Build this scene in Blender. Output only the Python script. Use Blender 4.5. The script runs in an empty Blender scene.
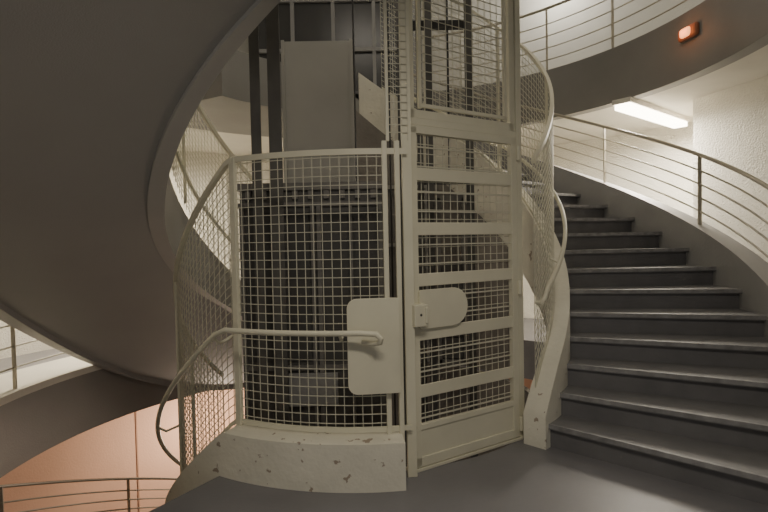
import bpy, bmesh, math
from math import sin, cos, radians, pi, atan2
from mathutils import Vector, Matrix

CX, CY = -0.12, 4.68
COL = bpy.context.scene.collection

def P(r, th, z=0.0):
    a = radians(th)
    return Vector((CX + r*cos(a), CY + r*sin(a), z))

def lerp_table(tab, t):
    if t <= tab[0][0]: return tab[0][1]
    for (a, va), (b, vb) in zip(tab, tab[1:]):
        if t <= b:
            return va + (vb-va)*(t-a)/(b-a)
    return tab[-1][1]

# ---------------------------------------------------------------- materials
def paint(name, col, rough=0.5, var=0.12, scale=6.0, bump=0.0, bscale=60.0, col2=None, thr=None, chip_scale=9.0, spec=0.4, metal=0.0):
    m = bpy.data.materials.new(name); m.use_nodes = True
    nt = m.node_tree; N = nt.nodes; L = nt.links
    b = N['Principled BSDF']
    b.inputs['Roughness'].default_value = rough
    b.inputs['Metallic'].default_value = metal
    b.inputs['Specular IOR Level'].default_value = spec
    tc = N.new('ShaderNodeTexCoord')
    n = N.new('ShaderNodeTexNoise'); n.inputs['Scale'].default_value = scale; n.inputs['Detail'].default_value = 5
    L.new(tc.outputs['Object'], n.inputs['Vector'])
    cr = N.new('ShaderNodeValToRGB')
    c = col
    cr.color_ramp.elements[0].color = (c[0]*(1-var), c[1]*(1-var), c[2]*(1-var), 1)
    cr.color_ramp.elements[1].color = (min(1,c[0]*(1+var)), min(1,c[1]*(1+var)), min(1,c[2]*(1+var)), 1)
    cr.color_ramp.elements[0].position = 0.3; cr.color_ramp.elements[1].position = 0.7
    L.new(n.outputs['Fac'], cr.inputs['Fac'])
    out = cr.outputs['Color']
    if col2 is not None:
        n2 = N.new('ShaderNodeTexNoise'); n2.inputs['Scale'].default_value = chip_scale; n2.inputs['Detail'].default_value = 8
        L.new(tc.outputs['Object'], n2.inputs['Vector'])
        cr2 = N.new('ShaderNodeValToRGB')
        cr2.color_ramp.elements[0].position = thr; cr2.color_ramp.elements[0].color = (0,0,0,1)
        cr2.color_ramp.elements[1].position = thr+0.02; cr2.color_ramp.elements[1].color = (1,1,1,1)
        L.new(n2.outputs['Fac'], cr2.inputs['Fac'])
        mx = N.new('ShaderNodeMix'); mx.data_type = 'RGBA'
        L.new(cr2.outputs['Color'], mx.inputs[0])
        L.new(out, mx.inputs[6]); mx.inputs[7].default_value = (*col2, 1)
        out = mx.outputs[2]
    L.new(out, b.inputs['Base Color'])
    if bump > 0:
        n3 = N.new('ShaderNodeTexNoise'); n3.inputs['Scale'].default_value = bscale; n3.inputs['Detail'].default_value = 3
        L.new(tc.outputs['Object'], n3.inputs['Vector'])
        bp = N.new('ShaderNodeBump'); bp.inputs['Strength'].default_value = bump; bp.inputs['Distance'].default_value = 0.02
        L.new(n3.outputs['Fac'], bp.inputs['Height']); L.new(bp.outputs['Normal'], b.inputs['Normal'])
    return m

def emis(name, col, s):
    m = bpy.data.materials.new(name); m.use_nodes = True
    b = m.node_tree.nodes['Principled BSDF']
    b.inputs['Base Color'].default_value = (*col, 1)
    b.inputs['Emission Color'].default_value = (*col, 1)
    b.inputs['Emission Strength'].default_value = s
    return m

M_CREAM = paint('cream_enamel', (0.74, 0.71, 0.56), 0.42, 0.05, 4)
M_WIRE = paint('cream_wire', (0.62, 0.60, 0.48), 0.45, 0.06, 4)
M_CURB = paint('curb_plaster', (0.80, 0.77, 0.65), 0.6, 0.05, 5, 0.2, 30, col2=(0.40, 0.33, 0.25), thr=0.655, chip_scale=15)
M_TREAD = paint('tread_grey', (0.20, 0.197, 0.20), 0.5, 0.12, 5, 0.08, 40, spec=0.35)
M_RISER = paint('riser_grey', (0.175, 0.172, 0.175), 0.55, 0.12, 5, 0.1, 40)
M_NOSE = paint('nosing_worn', (0.28, 0.275, 0.275), 0.5, 0.25, 14, spec=0.3)
M_FLOOR = paint('floor_grey', (0.20, 0.195, 0.205), 0.40, 0.08, 2.5, 0.05, 30, spec=0.45)
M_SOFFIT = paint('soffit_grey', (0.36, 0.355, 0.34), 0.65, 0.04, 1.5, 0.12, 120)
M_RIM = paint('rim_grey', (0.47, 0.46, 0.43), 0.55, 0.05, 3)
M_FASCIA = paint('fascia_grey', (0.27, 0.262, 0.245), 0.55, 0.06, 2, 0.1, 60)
M_STRING = paint('stringer_grey', (0.34, 0.335, 0.325), 0.5, 0.08, 3, 0.1, 50)
M_WALL = paint('wall_roughcast', (0.84, 0.81, 0.72), 0.85, 0.04, 3, 0.8, 50)
M_WALLU = paint('wall_upper_paint', (0.62, 0.60, 0.54), 0.85, 0.04, 3, 0.3, 55)
M_CEIL = paint('ceiling_paint', (0.76, 0.73, 0.65), 0.8, 0.04, 3, 0.1, 50)
M_PINK = paint('salmon_wall', (0.86, 0.57, 0.41), 0.8, 0.06, 0.8, 0.2, 40)
M_SEAM = paint('salmon_seam', (0.56, 0.36, 0.26), 0.8, 0.05, 2)
M_RAIL = paint('rail_paint', (0.48, 0.44, 0.35), 0.4, 0.06, 6)
M_DARK = paint('dark_steel', (0.06, 0.058, 0.055), 0.45, 0.2, 8, metal=0.2)
M_DARK2 = paint('dark_steel_panel', (0.13, 0.125, 0.117), 0.5, 0.12, 6)
M_DARK3 = paint('steel_frame_strip', (0.22, 0.21, 0.195), 0.45, 0.12, 6)
M_INSET = paint('inset_steel', (0.095, 0.092, 0.087), 0.5, 0.12, 6)
M_GUIDE = paint('guide_rail_steel', (0.13, 0.125, 0.115), 0.45, 0.15, 6, metal=0.2)
M_SHAFT = paint('shaft_concrete', (0.27, 0.25, 0.225), 0.8, 0.2, 3, 0.2, 30)
M_GREYP = paint('grey_panel', (0.46, 0.45, 0.41), 0.5, 0.06, 2)
M_GLASS = paint('dark_glass', (0.075, 0.075, 0.075), 0.25, 0.05, 2)
M_LAMP = emis('lamp_diffuser', (1.0, 0.88, 0.68), 14)
M_HOUS = paint('lamp_housing', (0.75, 0.72, 0.65), 0.4, 0.03, 4)
M_ORANGE = emis('orange_lens', (1.0, 0.38, 0.14), 2.2)
M_RUST = paint('warm_casing', (0.42, 0.17, 0.09), 0.5, 0.2, 8)

# ---------------------------------------------------------------- helpers
def empty(name, loc=(0,0,0), label=None, cat=None, group=None):
    o = bpy.data.objects.new(name, None); o.location = loc; o.empty_display_size = 0.1
    COL.objects.link(o)
    if label: o['label'] = label
    if cat: o['category'] = cat
    if group: o['group'] = group
    return o

def obj_from(bm, name, mats, parent=None, label=None, cat=None, kind=None, smooth=False, bevel=0, group=None):
    bmesh.ops.recalc_face_normals(bm, faces=bm.faces)
    me = bpy.data.meshes.new(name); bm.to_mesh(me); bm.free()
    if not isinstance(mats, (list, tuple)): mats = [mats]
    for m in mats: me.materials.append(m)
    if smooth:
        for p in me.polygons: p.use_smooth = True
    o = bpy.data.objects.new(name, me); COL.objects.link(o)
    if parent is not None:
        o.parent = parent
        o.matrix_parent_inverse = Matrix.Translation(-Vector(parent.location))
    if label: o['label'] = label
    if cat: o['category'] = cat
    if kind: o['kind'] = kind
    if group: o['group'] = group
    if bevel:
        md = o.modifiers.new('b', 'BEVEL'); md.width = bevel; md.segments = 3; md.limit_method = 'ANGLE'
    if smooth:
        md = o.modifiers.new('e', 'EDGE_SPLIT'); md.split_angle = radians(40)
    return o

def box(bm, c, s, rz=0.0, M=None, mi=0):
    R = Matrix.Rotation(rz, 4, 'Z')
    T = Matrix.Translation(Vector(c)) @ R
    if M is not None: T = M @ T
    vs = []
    for dx in (-.5, .5):
        for dy in (-.5, .5):
            for dz in (-.5, .5):
                vs.append(bm.verts.new(T @ Vector((dx*s[0], dy*s[1], dz*s[2]))))
    for f in ((0,1,3,2),(4,6,7,5),(0,4,5,1),(2,3,7,6),(0,2,6,4),(1,5,7,3)):
        fc = bm.faces.new([vs[i] for i in f]); fc.material_index = mi

def tube(bm, pts, r, sides=8, cap=True):
    pts = [Vector(p) for p in pts]
    rings = []
    n = len(pts)
    prev = None
    for i, p in enumerate(pts):
        if i == 0: t = pts[1]-pts[0]
        elif i == n-1: t = pts[-1]-pts[-2]
        else: t = (pts[i+1]-p).normalized() + (p-pts[i-1]).normalized()
        t.normalize()
        if prev is None:
            ref = Vector((0,0,1)) if abs(t.z) < 0.9 else Vector((1,0,0))
            u = t.cross(ref).normalized()
        else:
            u = (prev - t*prev.dot(t)).normalized()
        prev = u
        v = t.cross(u)
        rings.append([bm.verts.new(p + (u*cos(2*pi*(k+.5)/sides) + v*sin(2*pi*(k+.5)/sides))*r) for k in range(sides)])
    for a, b in zip(rings, rings[1:]):
        for k in range(sides):
            bm.faces.new((a[k], a[(k+1)%sides], b[(k+1)%sides], b[k]))
    if cap:
        bm.faces.new(rings[0]); bm.faces.new(rings[-1][::-1])

def F(v):
    return v if callable(v) else (lambda t: v)

def slab(bm, r0, r1, t0, t1, zti, zto, zbi, zbo, n=None, mi=0, r_sub=1):
    r0f, r1f = F(r0), F(r1)
    zti, zto, zbi, zbo = F(zti), F(zto), F(zbi), F(zbo)
    if n is None: n = max(1, int(abs(t1-t0)/3))
    rows = []
    for i in range(n+1):
        t = t0 + (t1-t0)*i/n
        top = []; bot = []
        ra, rb = r0f(t), r1f(t)
        for k in range(r_sub+1):
            s = k/r_sub; r = ra+(rb-ra)*s
            top.append(bm.verts.new(P(r, t, zti(t)*(1-s)+zto(t)*s)))
            bot.append(bm.verts.new(P(r, t, zbi(t)*(1-s)+zbo(t)*s)))
        rows.append(top + bot[::-1])
    m = len(rows[0])
    for a, b in zip(rows, rows[1:]):
        for k in range(m):
            f = bm.faces.new((a[k], a[(k+1)%m], b[(k+1)%m], b[k])); f.material_index = mi
    for r in (rows[0], rows[-1]):
        f = bm.faces.new(r); f.material_index = mi

WR = .0031
def wires(bm, r, t0, t1, zb, zt, step=0.055, w=WR):
    zb, zt = F(zb), F(zt)
    da = math.degrees(step/r)
    n = max(1, round((t1-t0)/da))
    for i in range(n+1):
        t = t0+(t1-t0)*i/n
        if zt(t)-zb(t) > .02:
            tube(bm, [P(r, t, zb(t)), P(r, t, zt(t))], w, 4)
    hmax = max(zt(t0+(t1-t0)*i/20)-zb(t0+(t1-t0)*i/20) for i in range(21))
    k = 1
    seg = max(2, int((t1-t0)/4))
    while k*step < hmax:
        pts = []
        for i in range(seg+1):
            t = t0+(t1-t0)*i/seg
            pts.append(P(r+.004, t, min(zt(t), zb(t)+k*step)))
        tube(bm, pts, w, 4); k += 1

def plane_wires(bm, M, x0, x1, z0, z1, step=0.055, w=WR):
    n = max(1, round((x1-x0)/step))
    for i in range(1, n):
        x = x0+(x1-x0)*i/n
        tube(bm, [M @ Vector((x,0,z0)), M @ Vector((x,0,z1))], w, 4)
    n = max(1, round((z1-z0)/step))
    for i in range(1, n):
        z = z0+(z1-z0)*i/n
        tube(bm, [M @ Vector((x0,-.004,z)), M @ Vector((x1,-.004,z))], w, 4)

# ---------------------------------------------------------------- stair flights
RISE, ANG = 0.165, 7.0
SL = RISE/ANG
RO = 3.13

def flight(name, th0, n, z0, label, soff_in=None, soff_out=None, outer=True, RI=1.70, lip=.20, drop_out=.02, omat=None, ow=.14):
    root = empty(name, P(2.4, th0, z0), label, 'staircase')
    nos = lambda t: z0 + RISE*(t-th0)/ANG + RISE
    for k in range(n):
        bm = bmesh.new()
        t = th0 + k*ANG; z = z0 + (k+1)*RISE
        slab(bm, RI-.01, RO+.01, t-0.8, t+ANG+.4, z, z, z-.035, z-.035, n=3, mi=0)
        slab(bm, RI-.01, RO+.01, t-0.90, t-0.40, z+.003, z+.003, z-.028, z-.028, n=1, mi=2)
        slab(bm, RI-.01, RO+.01, t, t+1.0, z-.03, z-.03, z-RISE-.01, z-RISE-.01, n=1, mi=1)
        obj_from(bm, 'step', [M_TREAD, M_RISER, M_NOSE], root)
    t0, t1 = th0, th0+n*ANG
    zin = soff_in or (lambda t: nos(t)-.42)
    zout = soff_out or (lambda t: nos(t)-.42)
    bm = bmesh.new()
    slab(bm, RI, RO, t0+1.2, t1, lambda t: max(nos(t)-.2, zin(t)+.01), lambda t: max(nos(t)-.20, zout(t)+.01), zin, zout, n=60, r_sub=6)
    obj_from(bm, 'flight_slab', M_SOFFIT, root, smooth=True)
    if outer:
        bm = bmesh.new()
        slab(bm, RO, RO+ow, t0-2, t1, lambda t: nos(t)+lip, lambda t: nos(t)+lip, lambda t: zout(t)-drop_out, lambda t: zout(t)-drop_out, n=60)
        obj_from(bm, 'outer_stringer', omat or M_STRING, root, smooth=True)
    return root, nos

FA, nosA = flight('staircase', -43, 21, 0.0, 'grey painted curved stairs rising around the lift shaft', lip=.26, ow=.165)
SIN = [(104,-.3),(120,.02),(135,.40),(148,.72),(175,1.18),(202,1.69),(230,2.32),(262,3.05)]
SOUT = [(120,-.55),(135,-.50),(150,-.20),(165,.28),(180,.80),(200,1.43),(225,2.15),(262,3.05)]
def smooth_tab(tab):
    def f(t):
        s = 0
        for d in (-6,-3,0,3,6): s += lerp_table(tab, t+d)
        return s/5
    return f
sin_, sout_ = smooth_tab(SIN), smooth_tab(SOUT)
FB, nosB = flight('staircase', 118, 22, 0.0, 'upper curved flight seen from below with smooth grey soffit', sin_, sout_, RI=1.76, drop_out=.06, omat=M_STRING)
ST_C = 246
FC, nosC = flight('staircase', ST_C-21*ANG, 20, -21*RISE, 'grey curved stairs descending around the lift shaft', RI=1.78)
FD, nosD = flight('staircase', -43, 21, -3.5, 'grey curved stairs on the floor below, rising around the shaft', outer=False)

def curb(parent, t0, t1, zt, zb, r0=1.64, r1=1.80, mat=M_CURB, name='inner_stringer', n=None, bevel=0):
    bm = bmesh.new()
    slab(bm, r0, r1, t0, t1, zt, zt, zb, zb, n=n or max(4, int((t1-t0)/2)))
    return obj_from(bm, name, mat, parent, smooth=True, bevel=bevel)
def ctopA(t):
    off = .27 if t < 40 else .27-.17*(t-40)/54
    return nosA(t)+off - (.0030*(t+35)**2*.5 if t < -35 else 0)
curb(FA, -45.3, 94, ctopA, lambda t: 0 if t < -38 else (-.25 if t < -15 else nosA(t)-.45),
     r0=lambda t: 1.59-(.03*(-37-t)/9 if t < -37 else 0), r1=1.73, n=130)
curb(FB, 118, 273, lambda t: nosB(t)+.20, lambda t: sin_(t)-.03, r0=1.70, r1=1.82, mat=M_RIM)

# ---------------------------------------------------------------- floors, ceilings, walls
bm = bmesh.new()
slab(bm, 1.50, 7.5, 238.6, 330, 0,0,-.55,-.55, r_sub=1)
slab(bm, 3.28, 7.5, 195, 238.6, 0,0,-.55,-.55)
bmesh.ops.remove_doubles(bm, verts=bm.verts, dist=.0001)
obj_from(bm, 'floor', M_FLOOR, kind='structure', label='grey painted landing floor')
bm = bmesh.new()
slab(bm, 3.32, 5.6, -30, 195, 0,0,-.55,-.55)
obj_from(bm, 'floor', M_FLOOR, kind='structure')
bm = bmesh.new()
slab(bm, 1.66, 3.32, 98, 118, 0,0,-.5,-.5)
obj_from(bm, 'floor', M_FLOOR, kind='structure')
bm = bmesh.new(); slab(bm, 3.28, 3.42, 100, 237, .06,.06,-.57,-.57)
obj_from(bm, 'trim_1', M_FASCIA, kind='structure', smooth=True)
bm = bmesh.new(); slab(bm, 3.27, 3.95, 104, 237, .13,.13,.06,.06)
obj_from(bm, 'trim_5', M_CEIL, kind='structure', smooth=True)
bm = bmesh.new(); slab(bm, 3.30, 3.45, -43, 200, 3.70,3.70,3.05,3.05)
obj_from(bm, 'trim_2', M_FASCIA, kind='structure', smooth=True)
bm = bmesh.new(); slab(bm, 3.44, 8.0, -60, 240, 3.6,3.6,3.06,3.06)
obj_from(bm, 'ceiling', M_CEIL, kind='structure')
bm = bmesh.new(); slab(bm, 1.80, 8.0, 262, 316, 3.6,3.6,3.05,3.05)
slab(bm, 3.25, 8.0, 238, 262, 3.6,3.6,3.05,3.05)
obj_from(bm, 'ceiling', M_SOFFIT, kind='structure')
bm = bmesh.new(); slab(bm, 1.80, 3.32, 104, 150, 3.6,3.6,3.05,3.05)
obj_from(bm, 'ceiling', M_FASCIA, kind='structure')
bm = bmesh.new(); slab(bm, .01, 8.0, 0, 359.9, 7.4,7.4,7.2,7.2)
obj_from(bm, 'ceiling', M_CEIL, kind='structure')
bm = bmesh.new(); slab(bm, 1.56, 1.64, 24, 103, lambda t: nosA(t)-.40, lambda t: nosA(t)-.40, 0,0, n=40)
slab(bm, 1.50, 1.56, -44, 118, -.02,-.02,-4.1,-4.1, n=50)
obj_from(bm, 'wall_shaft', M_SHAFT, kind='structure', smooth=True)

def wall(name, pts, z0, z1, mat, th=.12):
    bm = bmesh.new()
    for (a, b) in zip(pts, pts[1:]):
        a = Vector((*a, 0)); b = Vector((*b, 0)); d = b-a
        c = (a+b)/2; c.z = (z0+z1)/2
        box(bm, c, (d.length+.02, th, z1-z0), atan2(d.y, d.x))
    return obj_from(bm, name, mat, kind='structure')
wall('wall_east', [(4.75, -1.0), (4.45, 3.6), (3.82, 6.15)], 0, 3.06, M_WALL)
wall('wall_northeast', [(3.90, 6.15), (5.6, 8.8)], 0, 3.06, M_WALL)
bm = bmesh.new(); slab(bm, 5.3, 5.45, 24, 235, 3.06,3.06,0,0)
obj_from(bm, 'wall_north', M_WALL, kind='structure', smooth=True)
bm = bmesh.new(); slab(bm, 5.2, 5.35, -60, 240, 7.2,7.2,3.6,3.6)
obj_from(bm, 'wall_upper', M_WALLU, kind='structure', smooth=True)
bm = bmesh.new(); slab(bm, 4.6, 4.75, -30, 250, -.55,-.55,-4.3,-4.3)
obj_from(bm, 'wall_lower', M_PINK, kind='structure', smooth=True)
bm = bmesh.new(); slab(bm, 1.2, 5.0, 0, 359.9, -4.1,-4.1,-4.3,-4.3)
obj_from(bm, 'floor', M_FLOOR, kind='structure')

bm = bmesh.new()
box(bm, (-.75, 9.0, 5.4), (2.8, .06, 3.6), mi=0)
obj_from(bm, 'window_1', M_GLASS, kind='structure')
bm = bmesh.new()
for x in (-2.15,-1.45,-.75,-.05,.65): box(bm, (x, 8.94, 5.4), (.06,.06,3.6))
for z in (3.65, 4.75, 5.6, 6.4): box(bm, (-.75, 8.93, z), (2.86,.06,.06))
obj_from(bm, 'trim_3', M_STRING, kind='structure')
bm = bmesh.new()
slab(bm, 4.585, 4.60, 141, 141.25, -.9,-.9,-4.1,-4.1, n=1)
obj_from(bm, 'trim_4', M_SEAM, kind='structure')

# ---------------------------------------------------------------- railings
def railing(name, r, t0, t1, base, offs, top_h, post_ts, label, group=None, hr=.018):
    base = F(base)
    root = empty(name, P(r, (t0+t1)/2, base((t0+t1)/2)), label, 'railing', group)
    n = max(6, int((t1-t0)/3))
    ts = [t0+(t1-t0)*i/n for i in range(n+1)]
    bm = bmesh.new(); tube(bm, [P(r, t, base(t)+top_h) for t in ts], hr, 10)
    obj_from(bm, 'handrail', M_RAIL, root, smooth=True)
    for h in offs:
        bm = bmesh.new(); tube(bm, [P(r, t, base(t)+h) for t in ts], .0085, 6)
        obj_from(bm, 'rod', M_RAIL, root, smooth=True)
    for t in post_ts:
        bm = bmesh.new()
        z0 = base(t); z1 = base(t)+top_h
        box(bm, P(r, t, (z0+z1)/2), (.035,.012,z1-z0), radians(t))
        obj_from(bm, 'post', M_RAIL, root)
    return root
railing('stair_railing', 3.21, -48, 80, lambda t: nosA(t)+.26, (.13,.26,.39,.52), .67, [-40,-16,4.5,28,55,79],
        'painted metal railing with thin rods along the curved stair')
railing('stair_railing', 3.20, 100, 240, lambda t: nosC(t)+.19, (.11,.22,.33), .47, [110,130,156,186,210,238],
        'painted metal railing with thin rods on the descending stair', hr=.014)
railing('landing_railing', 3.37, -38, 78, 3.70, (.16,.32,.48,.64), .85, [-20,0,28,44,66],
        'painted metal railing on the upper floor opening')
railing('landing_railing', 3.35, 128, 196, .13, (.20,.40,.60), .82, [131,152,178,192],
        'painted metal railing on the floor opening beyond the stair')

# ---------------------------------------------------------------- lift cage
CAGE = empty('elevator_cage', P(1.6, 270, 0), 'cream painted wire mesh lift cage with curved sides', 'elevator cage')
RC = 1.64
RR = 1.61
PT = 240.5
drop = lambda t: 0 if t > PT-1 else (PT-1-t)*SL
bm = bmesh.new()
slab(bm, 1.56, 1.77, 165, 277.7, lambda t: .30-drop(t)*1.05, lambda t: .28-drop(t)*1.05, lambda t: min(0.0, nosC(t)-.5) if t < ST_C else 0.0, lambda t: min(0.0, nosC(t)-.5) if t < ST_C else 0.0, n=60)
obj_from(bm, 'concrete_curb', M_CURB, CAGE, smooth=True, label='chipped cream concrete curb')
bm = bmesh.new(); wires(bm, RC-.01, PT, 275.5, .30, 1.98)
obj_from(bm, 'wire_mesh', M_WIRE, CAGE)
bm = bmesh.new(); wires(bm, RC-.01, 160, PT, lambda t: .28-drop(t)*1.05, lambda t: 1.98-drop(t))
obj_from(bm, 'wire_mesh', M_WIRE, CAGE)
bm = bmesh.new(); wires(bm, RR, -42, 84, lambda t: ctopA(t), lambda t: nosA(t)+1.80)
obj_from(bm, 'wire_mesh', M_WIRE, CAGE)
bm = bmesh.new(); wires(bm, RC+.02, 112, 205, lambda t: nosB(t)+.18, lambda t: 2.70+SL*(t-164))
obj_from(bm, 'wire_mesh', M_WIRE, CAGE)
def flatrail(r, t0, t1, z, h=.035, w=.012, name='top_rail', n=None):
    bm = bmesh.new(); z = F(z)
    slab(bm, r-w/2, r+w/2, t0, t1, lambda t: z(t)+h/2, lambda t: z(t)+h/2, lambda t: z(t)-h/2, lambda t: z(t)-h/2, n=n or max(4,int((t1-t0)/2)))
    obj_from(bm, name, M_CREAM, CAGE, smooth=True)
flatrail(RC, PT, 280, 1.98)
flatrail(RC, 160, PT, lambda t: 1.98-drop(t), w=.035)
flatrail(RC, 160, 280, lambda t: .32-drop(t)*1.05, name='bottom_rail', h=.03)
flatrail(RR, -42, 84, lambda t: nosA(t)+1.80, w=.03)
flatrail(RC+.02, 112, 205, lambda t: 2.70+SL*(t-164), w=.03, h=.05)
flatrail(RC+.02, 112, 205, lambda t: 1.75+SL*(t-164), w=.02, h=.04, name='middle_rail')
flatrail(RR, -42, 84, lambda t: ctopA(t)+.02, name='bottom_rail', h=.03)
def post(r, t, z0, z1, w=.05, d=.03):
    bm = bmesh.new(); box(bm, P(r, t, (z0+z1)/2), (d, w, z1-z0), radians(t))
    obj_from(bm, 'post', M_CREAM, CAGE, bevel=.003)
post(RC, PT, .28, 1.99, .045)
post(RC, 275.2, .28, 2.04, .03)
post(RC, 277.8, .0, 2.04, .03)
post(1.60, 280.2, 0.0, 6.0, .06)
post(RC, 205, -.45, 1.2, .03, .02)
post(RC, 180, -1.0, .6, .03, .02)
for t in (-5, 30, 65): post(RR, t, nosA(t)+.25, nosA(t)+1.8, .03, .02)
for t in (125, 152, 180): post(RC+.01, t, nosB(t)+.2, 2.70+SL*(t-164), .03, .02)
bm = bmesh.new(); wires(bm, RC-.02, 276.0, 280.4, 2.05, 6.0, step=.045)
obj_from(bm, 'wire_mesh', M_WIRE, CAGE)
post(RC-.01, 276.0, 2.04, 6.0, .02, .02)

A = Vector((.162, 3.17, 0)); dAB = Vector((.822, .51, 0)); W = dAB.length
MD = Matrix.Translation(A) @ Matrix.Rotation(atan2(dAB.y, dAB.x), 4, 'Z')
def dbox(name, c, s, parent=CAGE, mat=M_CREAM, bevel=.003, label=None):
    bm = bmesh.new(); box(bm, c, s, 0, MD)
    return obj_from(bm, name, mat, parent, bevel=bevel, label=label)
dbox('post', (.965, 0, 3.0), (.05, .05, 6.0))
dbox('lintel', (.47, 0, 2.185), (.94, .045, .045))
dbox('threshold', (.47, -.0, .01), (.98, .08, .02))
bm = bmesh.new()
for x in (.035, .91): box(bm, (x, 0, 4.1), (.05, .03, 3.78), 0, MD)
for z in (2.235, 5.9): box(bm, (.47, 0, z), (.9, .03, .05), 0, MD)
for x in (.105, .84): box(bm, (x, -.012, 4.1), (.022, .02, 3.66), 0, MD)
for z in (2.29,): box(bm, (.47, -.012, z), (.75, .02, .022), 0, MD)
obj_from(bm, 'panel_frame', M_CREAM, CAGE)
bm = bmesh.new(); plane_wires(bm, MD, .105, .84, 2.29, 5.9)
obj_from(bm, 'wire_mesh', M_WIRE, CAGE)

DOOR = empty('door', MD @ Vector((.93, 0, 0)))
DOOR.parent = CAGE; DOOR.matrix_parent_inverse = Matrix.Translation(-Vector(CAGE.location))
def dpart(name, bm, mat=M_CREAM, bevel=.003, label=None, smooth=False):
    me_o = obj_from(bm, name, mat, None, bevel=bevel, label=label, smooth=smooth)
    me_o.parent = DOOR; me_o.matrix_parent_inverse = Matrix.Translation(-Vector(DOOR.location))
    return me_o
y0 = -.012
bm = bmesh.new()
for x in (.035, .905): box(bm, (x, y0, 1.09), (.055, .04, 2.12), 0, MD)
box(bm, (.47, y0, 2.135), (.92, .04, .05), 0, MD)
box(bm, (.47, y0, .055), (.92, .04, .06), 0, MD)
dpart('door_frame', bm)
bm = bmesh.new()
box(bm, (.47, y0, .16), (.83, .02, .24), 0, MD)
box(bm, (.47, y0-.004, .275), (.83, .03, .035), 0, MD)
dpart('kick_plate', bm)
for z in (1.86, 1.52, 1.20, .86, .50):
    bm = bmesh.new(); box(bm, (.47, y0-.008, z), (.83, .014, .08), 0, MD)
    dpart('crossbar', bm)
bm = bmesh.new()
for zc in (1.97, 1.69, 1.36, 1.03, .68, .385):
    for k in (-1,1):
        if zc == .385 and k == 1: continue
        box(bm, (.47, y0, zc+k*.06), (.83, .008, .009), 0, MD)
plane_wires(bm, MD @ Matrix.Translation((0, .004, 0)), .06, .88, .29, 2.11, step=.058)
dpart('wire_mesh', bm, M_WIRE, bevel=0)

def roundrect(bm, M, x0, x1, z0, z1, rads, y, th, seg=8):
    pts = []
    cs = [((x0, z0), rads[0], 180), ((x1, z0), rads[1], 270), ((x1, z1), rads[2], 0), ((x0, z1), rads[3], 90)]
    sg = [(1,1),(-1,1),(-1,-1),(1,-1)]
    for ((cx, cz), r, a0), (sx, sz) in zip(cs, sg):
        ox, oz = cx+sx*r, cz+sz*r
        k = seg if r > .001 else 0
        for i in range(k+1):
            a = radians(a0 + (90*i/k if k else 0))
            pts.append((ox + r*cos(a), oz + r*sin(a)))
    a = [bm.verts.new(M @ Vector((x, y, z))) for x, z in pts]
    b = [bm.verts.new(M @ Vector((x, y+th, z))) for x, z in pts]
    bm.faces.new(a); bm.faces.new(b[::-1])
    n = len(pts)
    for i in range(n): bm.faces.new((a[i], a[(i+1)%n], b[(i+1)%n], b[i]))
bm = bmesh.new(); roundrect(bm, MD, .05, .44, .895, 1.14, (.02,.12,.12,.02), y0-.04, .018)
dpart('lock_plate', bm, label='cream rounded lock plate')
bm = bmesh.new()
box(bm, (.025, y0-.055, .99), (.10, .075, .135), 0, MD)
box(bm, (.06, y0-.096, .99), (.02, .012, .10), 0, MD)
dpart('lock_box', bm, bevel=.008)
bm = bmesh.new()
tube(bm, [MD @ Vector((.02, y0-.09, .995)), MD @ Vector((.02, y0-.095, .995))], .008, 12)
dpart('keyhole', bm, M_DARK, bevel=0, label='small dark keyhole')
for z in (2.05, 1.1, .12):
    bm = bmesh.new(); tube(bm, [MD @ Vector((.937, y0-.03, z-.05)), MD @ Vector((.937, y0-.03, z+.05))], .014, 10)
    dpart('hinge', bm, smooth=True)
MP = Matrix.Translation(P(1.70, 271.9, 0)) @ Matrix.Rotation(radians(1.5+4), 4, 'Z')
bm = bmesh.new(); roundrect(bm, MP, -.145, .165, .55, 1.115, (.06,.02,.02,.06), 0, .015)
obj_from(bm, 'guard_plate', M_CREAM, CAGE, bevel=.003, label='large cream rounded guard plate')

HR = empty('cage_handrail', P(1.8, 250, .92), 'cream tubular handrail fixed along the curved lift cage', 'handrail')
zt = lambda t: .93 - (0 if t > 241 else (241-t)*SL*1.03)
bm = bmesh.new()
pts = [P(1.80, t, zt(t)) for t in [269.5-3*i for i in range(33)]]
pts = [P(1.735, 270.0, .865), P(1.76, 272.0, .862), P(1.80, 273.3, .875), P(1.815, 273.4, .90), P(1.81, 272.6, .925)] + pts
pts += [P(1.78, 170.5, zt(170)-.05), P(1.70, 170.5, zt(170)-.08)]
tube(bm, pts, .017, 10)
obj_from(bm, 'handrail_tube', M_CREAM, HR, smooth=True)
for t in (266, 239, 205, 178):
    bm = bmesh.new(); tube(bm, [P(1.64, t, zt(t)-.02), P(1.74, t, zt(t)-.05), P(1.80, t, zt(t)-.01)], .009, 8)
    obj_from(bm, 'bracket', M_CREAM, HR, smooth=True)
HR2 = empty('cage_handrail', P(1.8, 0, 1.8), 'cream tubular handrail rising along the lift cage beside the stairs', 'handrail')
za = lambda t: 1.09+.0185*(t+42)
bm = bmesh.new()
pts = [P(1.64, -43, 1.0), P(1.68, -43.5, 1.0), P(1.70, -43, 1.03)] + [P(1.70, -41+3*i, za(-41+3*i)) for i in range(40)]
tube(bm, pts, .017, 10)
obj_from(bm, 'handrail_tube', M_CREAM, HR2, smooth=True)
for t in (-30, 0, 35, 70):
    bm = bmesh.new(); tube(bm, [P(1.61, t, za(t)-.02), P(1.67, t, za(t)-.05), P(1.70, t, za(t)-.01)], .009, 8)
    obj_from(bm, 'bracket', M_CREAM, HR2, smooth=True)

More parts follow.
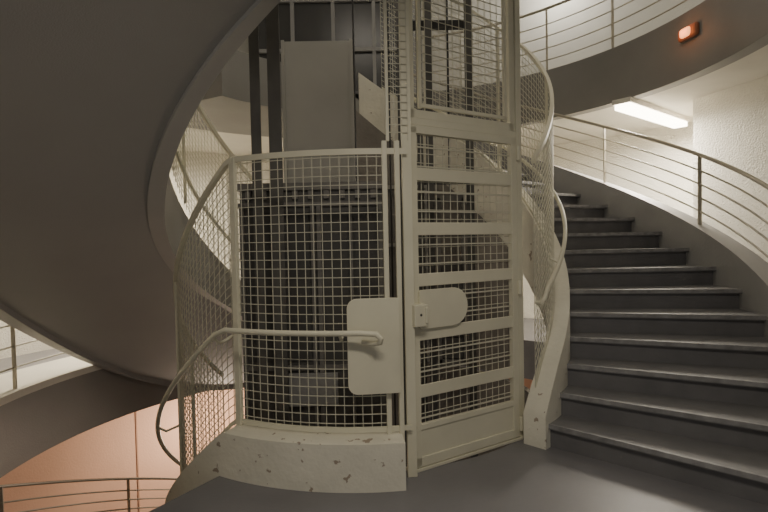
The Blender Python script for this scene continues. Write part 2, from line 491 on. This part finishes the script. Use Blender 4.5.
# ---------------------------------------------------------------- inside the shaft
CAR = empty('elevator_car', (-.51, 4.3, -.2), 'dark steel lift car with panelled sides inside the cage', 'elevator car')
bm = bmesh.new(); box(bm, (-.51, 4.3, .84), (1.06, 1.0, 2.0))
obj_from(bm, 'car_body', M_DARK2, CAR, bevel=.01)
bm = bmesh.new()
box(bm, (-.51, 3.79, 1.86), (1.10, .05, .05)); box(bm, (-.51, 3.785, 1.73), (1.08, .03, .03))
box(bm, (-.51, 4.3, 1.87), (1.10, 1.04, .04))
for i in range(9): box(bm, (-.97+i*.115, 3.785, 1.80), (.04, .03, .06))
obj_from(bm, 'car_roof_frame', M_DARK3, CAR)
for x, wd in ((-1.02,.03),(-.76,.02),(-.50,.03),(-.455,.03),(-.22,.02),(0,.03)):
    bm = bmesh.new(); box(bm, (x, 3.78, .9), (wd, .03, 1.66)); obj_from(bm, 'rib', M_DARK3, CAR)
bm = bmesh.new(); box(bm, (-.51, 3.785, .52), (1.04, .02, .035)); obj_from(bm, 'cross_rib', M_DARK3, CAR)
bm = bmesh.new()
for xx, ww in ((-.88,.20),(-.63,.20),(-.335,.18),(-.11,.17)): box(bm, (xx, 3.788, 1.12), (ww, .012, 1.10))
obj_from(bm, 'inset_panel', M_INSET, CAR)
bm = bmesh.new(); box(bm, (-.52, 3.765, .36), (.36, .03, .24)); obj_from(bm, 'lower_panel', M_STRING, CAR)
def guide(x, y, w, z0=-4.1, z1=7.2, mat=M_GUIDE, d=.07):
    bm = bmesh.new()
    box(bm, (x, y, (z0+z1)/2), (w, .012, z1-z0)); box(bm, (x, y+d/2, (z0+z1)/2), (.012, d, z1-z0))
    o = obj_from(bm, 'elevator_guide_rail', mat); o['label'] = 'tall dark steel lift guide rail in the shaft'; o['category'] = 'guide rail'; o['group'] = 'lift guide rails'
guide(-.86, 3.62, .07); guide(-.73, 3.64, .09); guide(-1.02, 5.1, .06)
guide(.26, 4.3, .05); guide(.36, 4.5, .05); guide(.50, 5.1, .07); guide(.80, 4.6, .05); guide(.90, 5.1, .07); guide(.24, 5.6, .06)
for z in (-1.5,.55,2.05,3.6,5.1):
    bm = bmesh.new(); box(bm, (.60, 5.20, z), (.66, .05, .08))
    o = obj_from(bm, 'elevator_bracket', M_DARK); o['label']='dark steel cross bracket tying the guide rails'; o['category']='bracket'; o['group']='guide rail brackets'
CW = empty('counterweight', (.68, 5.0, .3), 'dark steel lift counterweight frame with stacked weights', 'counterweight')
bm = bmesh.new()
for x in (.56, .80): box(bm, (x, 5.0, 1.05), (.03, .10, 1.6))
for z in (.25, 1.85): box(bm, (.68, 5.0, z), (.27, .10, .06))
obj_from(bm, 'frame', M_DARK3, CW)
for i in range(9):
    bm = bmesh.new(); box(bm, (.68, 5.0, .34+i*.105), (.20, .08, .095))
    obj_from(bm, 'weight', M_DARK2, CW)
bm = bmesh.new(); tube(bm, [(.68,5.0,1.88),(.68,5.0,7.2)], .01, 6); obj_from(bm, 'hoist_rope', M_DARK, CW)
SD = empty('shaft_door', (.15, 6.10, 0), 'grey panelled landing door on the far side of the shaft', 'door')
bm = bmesh.new(); box(bm, (.15, 6.10, 1.05), (.80, .04, 2.1)); obj_from(bm, 'door_panel', M_DARK3, SD)
bm = bmesh.new()
for x in (-.24, .02, .28, .54): box(bm, (x, 6.06, 1.05), (.035, .05, 2.1))
for z in (.04, .7, 1.4, 2.08): box(bm, (.15, 6.055, z), (.80, .05, .04))
obj_from(bm, 'door_frame', M_RIM, SD)

bm = bmesh.new()
box(bm, (-.60, 5.2, 1.03), (.70, .03, 4.86)); box(bm, (-.94, 5.17, 1.03), (.03,.05,4.86)); box(bm, (-.26, 5.17, 1.03), (.03,.05,4.86))
o = obj_from(bm, 'sheet_panel', M_GREYP); o['label']='plain grey sheet metal panel behind the lift car'; o['category']='panel'
for x,y in ((-.2,4.4),(.1,4.7)):
    bm = bmesh.new(); tube(bm, [(x,y,1.9 if x<0 else -4),(x,y,7.2)], .008, 6)
    o = obj_from(bm, 'elevator_cable', M_DARK); o['label']='thin dark steel hoist cable in the shaft'; o['category']='cable'; o['group']='lift hoist cables'

# ---------------------------------------------------------------- lamps
def tube_lamp(p0, p1, w, label):
    p0 = Vector(p0); p1 = Vector(p1); d = p1-p0; c = (p0+p1)/2
    rz = atan2(d.y, d.x)
    root = empty('fluorescent_lamp', c, label, 'ceiling lamp')
    bm = bmesh.new(); box(bm, c+Vector((0,0,.008)), (d.length, w, .06), rz)
    obj_from(bm, 'housing', M_HOUS, root, bevel=.005)
    bm = bmesh.new(); box(bm, c+Vector((0,0,-.05)), (d.length-.04, w-.04, .065), rz)
    obj_from(bm, 'lamp_diffuser', M_LAMP, root, bevel=.01)
tube_lamp((2.84, 6.02, 3.02), (4.20, 7.14, 3.02), .22, 'glowing fluorescent ceiling lamp in a white housing over the stairs')
tube_lamp((-3.9, 6.6, 3.02), (-3.2, 7.7, 3.02), .2, 'glowing fluorescent ceiling lamp near the far wall')

WARM = (1,.91,.77)
def area(loc, rot, sx, sy, e, col=WARM):
    l = bpy.data.lights.new('area_light', 'AREA'); l.shape = 'RECTANGLE'; l.size = sx; l.size_y = sy; l.energy = e; l.color = col
    o = bpy.data.objects.new('area_light', l); o.location = loc; o.rotation_euler = rot; COL.objects.link(o); return o
def point(loc, e, col=WARM, r=.15):
    l = bpy.data.lights.new('point_light', 'POINT'); l.energy = e; l.color = col; l.shadow_soft_size = r
    o = bpy.data.objects.new('point_light', l); o.location = loc; COL.objects.link(o); return o
area((.3, .9, 2.98), (0,0,0), 1.2, .3, 38)
area((3.5, 6.6, 2.86), (0,0,radians(41)), 1.3, .2, 115)
area((-3.5, 7.1, 2.86), (0,0,radians(60)), 1.2, .2, 150, (1,.88,.70))
area((-.3, 3.6, 7.0), (radians(15),0,0), 1.5, 1.0, 50)  # unseen light added above the shaft to brighten the grey panel inside
point((-2.4, 7.5, -1.4), 90, (1,.80,.62))
point((2.8, 8.3, 5.6), 50, (1,.95,.86))
point((3.5, 4.5, 5.8), 38, (1,.95,.86))
point((-3.5, 6.0, 5.6), 12, (1,.95,.86))

pe = P(3.27, 8.5, 3.47)
EM = empty('emergency_light', pe, 'small orange glowing emergency light fixed on the curved beam', 'emergency light')
bm = bmesh.new(); box(bm, pe, (.06,.25,.13), radians(9.5)); obj_from(bm, 'housing', M_RUST, EM, bevel=.028)
bm = bmesh.new(); box(bm, pe+Vector((-.03,0,0)), (.06,.13,.09), radians(9.5)); obj_from(bm, 'lens', M_ORANGE, EM, bevel=.028)
point(tuple(P(3.12, 8.5, 3.47)), .8, (1,.35,.12), .04)

# ---------------------------------------------------------------- world, camera
w = bpy.data.worlds.new('world'); bpy.context.scene.world = w; w.use_nodes = True
w.node_tree.nodes['Background'].inputs[0].default_value = (.99, .97, .96, 1)
w.node_tree.nodes['Background'].inputs[1].default_value = 0.23
cam = bpy.data.cameras.new('camera'); cam.lens = 24; cam.sensor_width = 36
co = bpy.data.objects.new('camera', cam); COL.objects.link(co)
co.matrix_world = Matrix.Translation((0,0,1.45)) @ Matrix.Rotation(radians(-.3),4,'Z') @ Matrix.Rotation(radians(90-1.7),4,'X') @ Matrix.Rotation(radians(-1.15),4,'Z')
bpy.context.scene.camera = co
